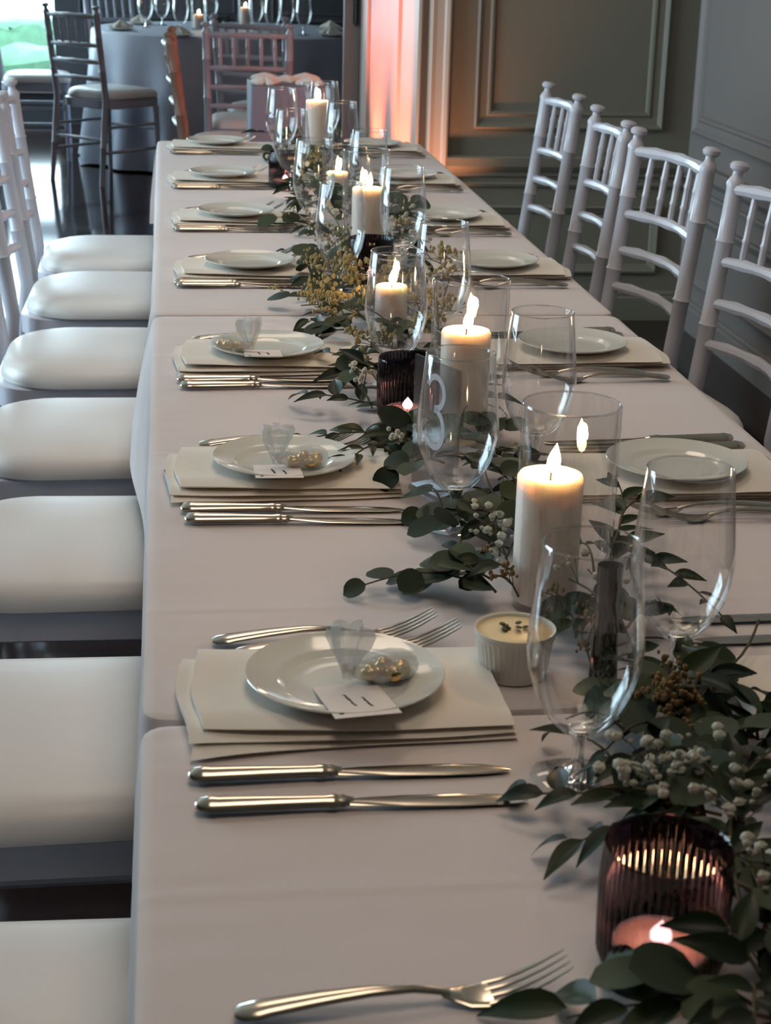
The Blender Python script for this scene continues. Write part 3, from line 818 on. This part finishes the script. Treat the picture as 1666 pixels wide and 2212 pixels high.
# ------------------------------------------------------------------ table number on a small acrylic plate
t = thing('table_number', 'clear acrylic table number plate with white 3 in the greenery', 'table number', (.316, 1.79, TZ), math.radians(-66))
MB().box(-.045, .045, -.0015, .0015, 0.004, .152).build('acrylic_plate', M_ACRYL, t, smooth=False)
MB().box(-.030, .030, -.014, .014, 0, .008).build('base', M_ACRYL, t, smooth=False)
num = MB(); pts = []
for k in range(17):
    a = math.radians(160 - 250*k/16); pts.append((.0005 + .0165*math.cos(a), .1185 + .0175*math.sin(a)))
low = []
for k in range(19):
    a = math.radians(92 - 255*k/18); low.append((-.001 + .0185*math.cos(a), .0780 + .0215*math.sin(a)))
def ribbon(P, w_):
    rs = []
    for i, (x, z) in enumerate(P):
        a = P[max(i-1, 0)]; b = P[min(i+1, len(P)-1)]; dx, dz = b[0]-a[0], b[1]-a[1]; L = math.hypot(dx, dz) or 1
        nx, nz = -dz/L*w_, dx/L*w_
        rs.append([(x+nx, -.0022, z+nz), (x-nx, -.0022, z-nz), (x-nx, -.0016, z-nz), (x+nx, -.0016, z+nz)])
    num.rings(rs)
ribbon(pts, .0034); ribbon(low, .0034)
num.build('numeral_three', M_WHITEINK, t, smooth=False)

# ------------------------------------------------------------------ greenery garlands
def leaf_mesh(name, L, W, kind, mat, bend, fold):
    m = MB(); n = 7; rs = []
    for k in range(n+1):
        u = k/n
        if kind == 'ruscus': w_ = W*math.sin(PI*min(1, u**.75))**.9 * (1 - .25*u) if 0 < u < 1 else 0.0006
        else: w_ = W*(max(0, 1-(2*u-1)**2))**.5 if 0 < u < 1 else .0012
        x = L*math.sin(bend*u)/max(bend, .01) if bend > .01 else L*u
        z = -L*(1-math.cos(bend*u))/max(bend, .01) if bend > .01 else 0
        up = fold*w_
        rs.append([(x, -w_, z+up), (x, -w_*.5, z+up*.4), (x, 0, z), (x, w_*.5, z+up*.4), (x, w_, z+up)])
    m.rings(rs, False, False, loop=False)
    return m.mesh(name, mat)
RL = [leaf_mesh('leaf', .040, .0088, 'ruscus', M_RUSC, .5, .35), leaf_mesh('leaf', .034, .0080, 'ruscus', M_RUSC, .9, .25), leaf_mesh('leaf', .046, .0098, 'ruscus', M_RUSC, .3, .45)]
EL = [leaf_mesh('leaf', .038, .0165, 'euca', M_EUCA, .25, .12), leaf_mesh('leaf', .032, .0150, 'euca', M_EUCA, .5, .2), leaf_mesh('leaf', .044, .0160, 'euca', M_EUCA, .2, .08)]
OBST = [(x, y, r+.006) for x, y, r, h, c, cr, chh, n in HUR] + [(x, y, .046) for x, y, *_ in VOT] + [(.312, 1.308, .042), (.318, 1.795, .02), (.376, 1.255, .018)]
GOB = gl_l + gl_r
def blocked(p, pad=0.0):
    for x, y, r in OBST:
        if (p.x-x)**2 + (p.y-y)**2 < (r+pad)**2: return True
    z = p.z - TZ
    for x, y in GOB:
        d = math.hypot(p.x-x, p.y-y)
        lim = .036 if z < .008 else (.010 if z < .035 else .046)
        if d < lim + pad: return True
    return p.x < .03 or p.x > .73
def stem_path(p0, p1, arc, n=9):
    p0, p1 = Vector(p0), Vector(p1)
    side = (p1-p0).cross(Vector((0, 0, 1)))
    b = rnd.uniform(-.14, .14)
    return [p0.lerp(p1, k/n) + Vector((0, 0, arc*math.sin(PI*k/n))) + side*b*math.sin(PI*k/n) for k in range(n+1)]
def spray(parent, kind, p0, p1, n, s):
    pts = stem_path(p0, p1, .010 if kind in ('ruscus', 'euca') else .004)
    for p in pts: p.z = max(p.z, TZ+.004)
    if kind == 'twig':
        return MB().tube(pts, [.0012]*10, 6).build('twig', M_STEMG, parent)
    st = MB().tube(pts, [.0014-.00007*k for k in range(10)], 6).build('sprig', M_STEMG, parent)
    if kind in ('ruscus', 'euca'):
        ms = RL if kind == 'ruscus' else EL
        tot = n+1
        for k in range(tot):
            u = .12 + .88*k/n if k < n else 1.0
            i = min(8, int(u*9)); p = pts[i].lerp(pts[i+1], u*9-i)
            d = (pts[min(i+1, 9)] - pts[i]).normalized()
            sd = d.cross(Vector((0, 0, 1))).normalized()*(1 if k % 2 else -1)
            if k == n: dr = d.copy()
            else: dr = (d*rnd.uniform(.45, .9) + sd*rnd.uniform(.6, 1.0) + Vector((0, 0, rnd.uniform(-.15, .5)))).normalized()
            L = .040*s
            tip = p + dr*L
            if tip.z < TZ+.004: dr = ((tip + Vector((0, 0, TZ+.008-tip.z))) - p).normalized()
            if blocked(p + dr*L*.55) or blocked(p+dr*L*.95) or blocked(p): continue
            xa = dr; za = (Vector((0, 0, 1)) + Vector((rnd.uniform(-.5, .5), rnd.uniform(-.9, .2), 0)))
            za = (za - xa*za.dot(xa)).normalized(); ya = za.cross(xa)
            sc_ = s*rnd.uniform(.8, 1.15)
            R = Matrix((( xa.x, ya.x, za.x, 0), (xa.y, ya.y, za.y, 0), (xa.z, ya.z, za.z, 0), (0, 0, 0, 1)))
            mw = Matrix.Translation(p) @ R @ Matrix.Scale(sc_, 4)
            # keep the leaf above the cloth
            me = rnd.choice(ms)
            lo = min((mw @ v.co).z for v in me.vertices)
            if lo < TZ+.0015: mw = Matrix.Translation((0, 0, TZ+.0015-lo)) @ mw
            inst('leaf', me, st, matrix=mw)
    return st
BLS = []
for q in range(4):
    rb = random.Random(q+90); m = MB(); m.ball((0, 0, 0), .0042, 10, 8)
    m.v = [tuple(Vector(v)*rb.uniform(.80, 1.18)) for v in m.v]; BLS.append(m.mesh('blossom', M_BREATH))
def flowers(parent, kind, p0, p1, s, near):
    p0, p1 = Vector(p0), Vector(p1)
    pts = stem_path(p0, p1, .01)
    for p in pts: p.z = max(p.z, TZ+.004)
    m = MB(); bl = MB(); sp = []
    m.tube(pts, [.001]*10, 5)
    cnt = 9 if kind == 'breath' else 12
    for k in range(cnt):
        u = rnd.uniform(.2, 1); i = min(8, int(u*9)); p = pts[i]
        e = p + Vector((rnd.gauss(0, .016), rnd.gauss(0, .018), rnd.uniform(.002, .026)))*s
        e.z = max(e.z, TZ+.006)
        if blocked(e, .0): continue
        m.tube([p, p.lerp(e, .5)+Vector((0, 0, .002)), e], .0005, 4)
        for q in range(3 if kind == 'breath' else 6):
            b = e + Vector((rnd.gauss(0, .005), rnd.gauss(0, .005), rnd.gauss(0, .004)))*s
            b.z = max(b.z, TZ+.005)
            if blocked(b): continue
            sp.append((b, rnd.uniform(.45, 1.1)*s))
    st = m.build('flower_sprig', M_STEMG, parent)
    if kind == 'breath' and near:
        for b, q in sp:
            o = inst('blossom', rnd.choice(BLS), st, tuple(b)); o.scale = (q, q*rnd.uniform(.7, 1), q*.85)
    else:
        bm_ = MB()
        for b, q in sp: bm_.ball(tuple(b), (.0042 if kind == 'breath' else .0028)*q, 6, 4, 1.0 if kind == 'breath' else 1.35)
        if sp: bm_.build('blossoms', M_BREATH if kind == 'breath' else (M_BUD if p0.y > 1.6 else M_DEADBUD), st, kind='stuff')
    return st
G1 = thing('greenery_garland', 'leafy garland with white flowers around the nearest dark votive', 'garland', (0, 0, 0), group='greenery garlands')
G2 = thing('greenery_garland', 'leafy garland round the nearest big candle and table number', 'garland', (0, 0, 0), group='greenery garlands')
G3 = thing('greenery_garland', 'garland with cream bud clusters and grey round leaves mid table', 'garland', (0, 0, 0), group='greenery garlands')
G4 = thing('greenery_garland', 'last stretch of leafy garland at the far table end', 'garland', (0, 0, 0), group='greenery garlands')
for g_, y_ in ((G1, 1.0), (G2, 1.7), (G3, 2.9), (G4, 4.2)): g_.location = (.38, y_, TZ)
bpy.context.view_layer.update()
class Par: pass
def gpar(y): return G1 if y < 1.19 else (G2 if y < 2.38 else (G3 if y < 3.4 else G4))
OFF = {}
SP = [
('ruscus',(0.384,0.969,0.8),(0.276,1.071,0.765),9,1.0),
('ruscus',(0.370,0.983,0.8),(0.288,0.996,0.765),7,0.9),
('ruscus',(0.422,1.005,0.8),(0.339,1.072,0.79),9,0.9),
('ruscus',(0.368,0.879,0.79),(0.449,1.059,0.8),9,1.0),
('euca',(0.344,0.772,0.79),(0.292,0.831,0.78),5,1.1),
('ruscus',(0.354,0.777,0.78),(0.246,0.812,0.762),6,1.2),
('ruscus',(0.350,0.792,0.8),(0.335,0.844,0.81),5,1.1),
('euca',(0.417,0.992,0.8),(0.370,1.016,0.8),4,1.1),
('euca',(0.436,1.065,0.79),(0.390,1.128,0.775),4,1.0),
('ruscus',(0.380,0.916,0.8),(0.370,0.829,0.79),8,1.0),
('breath',(0.389,0.980,0.78),(0.314,1.013,0.8),0,1.0),
('breath',(0.405,0.949,0.78),(0.382,1.010,0.82),0,1.0),
('breath',(0.362,1.007,0.78),(0.347,1.032,0.81),0,1.0),
('breath',(0.369,0.844,0.78),(0.380,0.916,0.8),0,1.0),
('euca',(0.401,1.325,0.765),(0.466,1.298,0.775),3,1.0),
('twig',(0.542,1.355,0.775),(0.369,1.182,0.765),0,1.0),
('bud',(0.425,1.135,0.77),(0.393,1.180,0.785),0,1.0),
('bud',(0.391,1.170,0.77),(0.425,1.214,0.78),0,1.0),
('breath',(0.397,1.294,0.77),(0.379,1.401,0.8),0,1.0),
('ruscus',(0.408,1.230,0.765),(0.419,1.488,0.775),7,0.9),
('euca',(0.362,1.199,0.765),(0.418,1.369,0.79),4,0.8),
('bud',(0.358,1.183,0.765),(0.375,1.431,0.775),0,0.8),
('ruscus',(0.435,1.501,0.77),(0.496,1.696,0.8),5,0.9),
('ruscus',(0.463,1.537,0.77),(0.515,1.632,0.8),4,0.9),
('ruscus',(0.469,1.577,0.765),(0.508,1.355,0.78),8,0.7),
('euca',(0.326,1.495,0.765),(0.260,1.511,0.765),5,0.9),
('euca',(0.322,1.471,0.765),(0.206,1.487,0.765),4,0.75),
('euca',(0.377,1.667,0.77),(0.289,1.686,0.765),5,0.9),
('breath',(0.351,1.531,0.765),(0.324,1.569,0.8),0,1.0),
('bud',(0.344,1.447,0.765),(0.321,1.469,0.775),0,0.8),
('euca',(0.344,1.544,0.77),(0.377,1.702,0.81),6,1.0),
('ruscus',(0.376,1.610,0.77),(0.369,1.768,0.8),7,1.0),
('euca',(0.331,1.816,0.78),(0.277,1.800,0.775),4,1.1),
('ruscus',(0.331,1.922,0.77),(0.181,1.964,0.765),9,1.0),
('ruscus',(0.332,2.043,0.77),(0.203,2.139,0.775),8,1.0),
('ruscus',(0.287,1.924,0.77),(0.220,1.851,0.765),6,0.8),
('ruscus',(0.308,2.132,0.77),(0.279,2.262,0.8),7,0.9),
('bud',(0.330,2.263,0.78),(0.304,2.316,0.8),0,1.0),
('ruscus',(0.390,2.041,0.77),(0.436,2.108,0.8),6,0.9),
('euca',(0.359,1.921,0.77),(0.422,2.062,0.8),5,1.0),
('ruscus',(0.353,2.442,0.77),(0.215,2.510,0.765),7,0.8),
('euca',(0.333,2.565,0.77),(0.221,2.748,0.775),5,1.0),
('bud',(0.333,2.565,0.77),(0.231,2.630,0.785),0,1.2),
('bud',(0.387,2.652,0.78),(0.280,2.775,0.8),0,1.3),
('bud',(0.427,2.723,0.78),(0.328,2.803,0.81),0,1.3),
('ruscus',(0.368,2.502,0.77),(0.289,2.560,0.8),7,0.9),
('euca',(0.374,2.927,0.77),(0.258,3.109,0.785),6,1.1),
('euca',(0.392,2.877,0.78),(0.348,3.163,0.81),5,1.1),
('ruscus',(0.326,3.099,0.77),(0.245,3.219,0.765),5,0.8),
('euca',(0.345,3.508,0.77),(0.251,3.532,0.775),4,1.0),
('bud',(0.472,2.723,0.78),(0.481,2.941,0.8),0,1.2),
('euca',(0.453,3.451,0.78),(0.543,3.630,0.8),4,1.2),
('breath',(0.362,3.292,0.77),(0.300,3.554,0.81),0,1.2),
('breath',(0.506,3.102,0.77),(0.466,3.270,0.81),0,1.2),
('breath',(0.378,3.888,0.77),(0.321,3.971,0.81),0,1.2),
('euca',(0.421,3.691,0.77),(0.362,3.823,0.8),5,1.0),
('ruscus',(0.427,4.189,0.77),(0.300,4.310,0.775),6,1.0),
('ruscus',(0.401,4.726,0.77),(0.275,4.830,0.8),7,1.1),
('breath',(0.336,4.030,0.77),(0.265,4.203,0.8),0,1.2),
('euca',(0.435,4.535,0.77),(0.375,4.719,0.82),5,1.2),
('ruscus',(0.471,4.942,0.77),(0.505,5.026,0.8),5,1.0),
# EXTRA bud clusters left of the third candle
('bud',(.30,2.60,.77),(.24,2.72,.80),0,1.1),
('bud',(.34,2.70,.77),(.27,2.85,.80),0,1.1),
('bud',(.30,2.48,.77),(.25,2.60,.79),0,1.0),
('bud',(.42,2.62,.77),(.44,2.80,.80),0,1.1),
('ruscus',(.36,2.66,.77),(.24,2.60,.765),7,1.0),
('ruscus',(.36,2.80,.77),(.25,2.92,.77),7,1.0),
('ruscus',(.42,2.30,.77),(.40,2.46,.80),6,1.0),
('ruscus',(.34,2.20,.77),(.25,2.34,.78),6,1.0),
]
def put_spray(k, a, b, n, s):
    g_ = gpar((a[1]+b[1])/2)
    o = Vector(g_.location)
    if k in ('breath', 'bud'): st = flowers(g_, k, a, b, s, a[1] < 1.7)
    else: st = spray(g_, k, a, b, n, s)
    # children were laid out in world space; the sprig carries the inverse offset
    st.location = -o
for k, a, b, n, s in SP: put_spray(k, a, b, n, s)
# filler between the hand placed sprays
def half(y):
    if y < 1.15: return (.33, .62)
    if y < 1.36: return (.385, .455)
    if y < 1.6: return (.30, .45)
    if y < 2.0: return (.30, .43)
    if y < 2.5: return (.27, .42)
    if y < 3.2: return (.28, .46)
    return (.31, .49)
fr = random.Random(21)
y = .80
while y < 4.95:
    lo, hi = half(y)
    for _ in range(7 if y < 1.2 else (3 if y < 1.62 else 5)):
        x = fr.uniform(lo, hi); a = fr.uniform(-PI, PI); L = fr.uniform(.05, .10)
        k = fr.choice(['ruscus', 'euca', 'ruscus', 'euca', 'breath' if y < 2.3 else 'bud', 'bud' if y > 2.2 else 'ruscus'])
        if y < 1.6 and k == 'breath' and fr.random() < .3: k = 'ruscus'
        z0 = fr.uniform(.762, .785 if y > 1.3 else .795)
        p0 = (x, y, z0); p1 = (min(hi+.02, max(lo-.01, x+L*math.cos(a))), y+L*math.sin(a), z0+fr.uniform(-.01, .02))
        put_spray(k, p0, p1, 5, fr.uniform(.8, 1.05))
    y += .065 if y < 1.2 else (.10 if y < 2.3 else .12)

# ------------------------------------------------------------------ far room: round table and the small side table
t = thing('round_table', 'round banquet table hidden under the grey cloth', 'table', (.42, 10.45, 0))
MB().lathe([(.0001, .715), (.80, .715), (.80, .742), (.0001, .742)], 48).build('tabletop', M_PLASTIC, t)
MB().lathe([(.25, 0), (.25, .02), (.04, .04), (.04, .714)], 20, close0=True).build('pedestal', M_SILVER, t)
def fold(rr, z, a):
    if z > .74: return rr
    k = (.745-z)/.745
    return rr + k*(.050*math.sin(15*a) + .025*math.sin(9*a+1)) + .03*k
o = MB().lathe([(.0001, .750), (.60, .750), (.80, .7495), (.815, .745), (.822, .73), (.825, .60), (.83, .40), (.84, .2), (.85, .012)], 240, (.42, 10.45, 0), fn=fold).build('tablecloth', M_CLOTH_FAR)
tag(o, 'grey satin floor length cloth on the round far table', 'tablecloth')
fl = dup(gob.first)
fgl = [(-.085, 10.44, 'leftmost of three'), (.010, 10.70, 'middle of three'), (.115, 10.06, 'rightmost of three'), (.62, 9.90, 'behind the spindled chair'), (.72, 10.2, 'right of the spindled chair'), (.80, 9.98, 'second from the doorway edge'), (.55, 10.35, 'by the far candle'), (.30, 10.75, 'at the back of the table')]
COL.objects.unlink(fl)
for c in list(fl.children): bpy.data.objects.remove(c)
bpy.data.objects.remove(fl)
for x, y, l in fgl:
    o = gob.put('goblet on the round far table, %s' % l, (x, y, TZ), 0, 'goblets on the round far table'); o.scale = (1.05, 1.05, 1.15)
for k, (x, y) in enumerate(((.22, 10.38), (.50, 10.62))):
    h = hurricane(x, y, .045, .19, 'glass cylinder on the round far table, %s' % ('left one' if k == 0 else 'right one'))
    h['group'] = 'hurricanes on the round far table'
    c = pillar(x, y, .03, .075 if k == 0 else .11, 'lit candle on the round far table, %s' % ('left one' if k == 0 else 'right one'), .5)
    c['group'] = 'candles on the round far table'
for k, (x, y) in enumerate(((-.22, 10.15), (-.12, 10.75), (.10, 9.70), (.62, 9.68), (.95, 9.95), (1.0, 10.5))):
    o = plates.put('white plate on the round far table, %s' % ['left edge', 'left rear', 'front edge left of the brown chair', 'front right', 'right edge', 'right rear'][k], (x, y, TZ), 0, 'plates on the round far table')
    m = MB(); r = random.Random(k+30)
    def fn(rr, z, a): return rr*(1+.25*math.sin(5*a+k)+.12*math.sin(9*a))
    m.lathe([(.05, 0), (.055, .010), (.040, .020), (.022, .030), (.004, .045)], 24, fn=fn, close1=True)
    o = m.build('crumpled_napkin', M_NAPKIN, loc=(x, y, TZ+.0145)); tag(o, 'crumpled white napkin on a far plate, %s' % ['left edge', 'left rear', 'front edge', 'front right', 'right edge', 'right rear'][k], 'napkin', 'napkins on the round far table')
cp_ = thing('centrepiece', 'dark leafy centrepiece on the round far table', 'centrepiece', (.36, 10.50, TZ), group=None)
cr = random.Random(5)
for q in range(36):
    a = cr.uniform(0, 2*PI); d = cr.uniform(.02, .07); el = cr.uniform(.1, .9)
    R = Matrix.Translation((d*math.cos(a)*.8, d*math.sin(a)*.8, .02+cr.uniform(0, .03))) @ Matrix.Rotation(a, 4, 'Z') @ Matrix.Rotation(-el, 4, 'Y') @ Matrix.Scale(1.5, 4)
    inst('leaf', cr.choice(RL), cp_, matrix=R)
# side table with napkins, right of the doorway view
t = thing('side_table', 'small square side table just past the end of the long table', 'table', (.50, 6.98, 0))
MB().box(-.14, .14, -.18, .18, .715, .742).build('tabletop', M_PLASTIC, t, smooth=False)
for sx in (-1, 1):
    for sy in (-1, 1): MB().box(sx*.12-.015, sx*.12+.015, sy*.17-.015, sy*.17+.015, 0, .714).build('leg', M_DARK, t, smooth=False)
m = MB(); o_ = rounded_outline(-.145, .145, -.185, .185, .01, .01)
def rg3(e, z): return [(x*(1+e/.155), y*(1+e/.205), z) for x, y in o_]
def wv(ring, amp): return [(x+amp*math.sin(y*40), y+amp*math.sin(x*45), z) for x, y, z in ring]
m.rings([rg3(-.01, .750), rg3(0, .748), rg3(.002, .742), wv(rg3(.006, .5), .004), wv(rg3(.012, .03), .008)], True, False)
tag(m.build('tablecloth', M_CLOTH_SIDE, loc=(.50, 6.98, 0)), 'grey cloth over the small side table', 'tablecloth')
for k, (x, y) in enumerate(((.41, 6.88), (.50, 6.97), (.59, 6.88), (.42, 7.08), (.585, 7.08))):
    m = MB()
    def fn(rr, z, a): return rr*(1+.22*math.sin(5*a+k*2)+.12*math.sin(9*a+k))
    m.lathe([(.046, 0), (.052, .008), (.040, .018), (.022, .024), (.003, .030)], 24, fn=fn, close1=True)
    tag(m.build('crumpled_napkin', M_NAPKIN, loc=(x, y, TZ)), 'crumpled napkin on the side table, %s' % ['front left', 'middle', 'front right', 'rear left', 'rear right'][k], 'napkin', 'napkins on the side table')
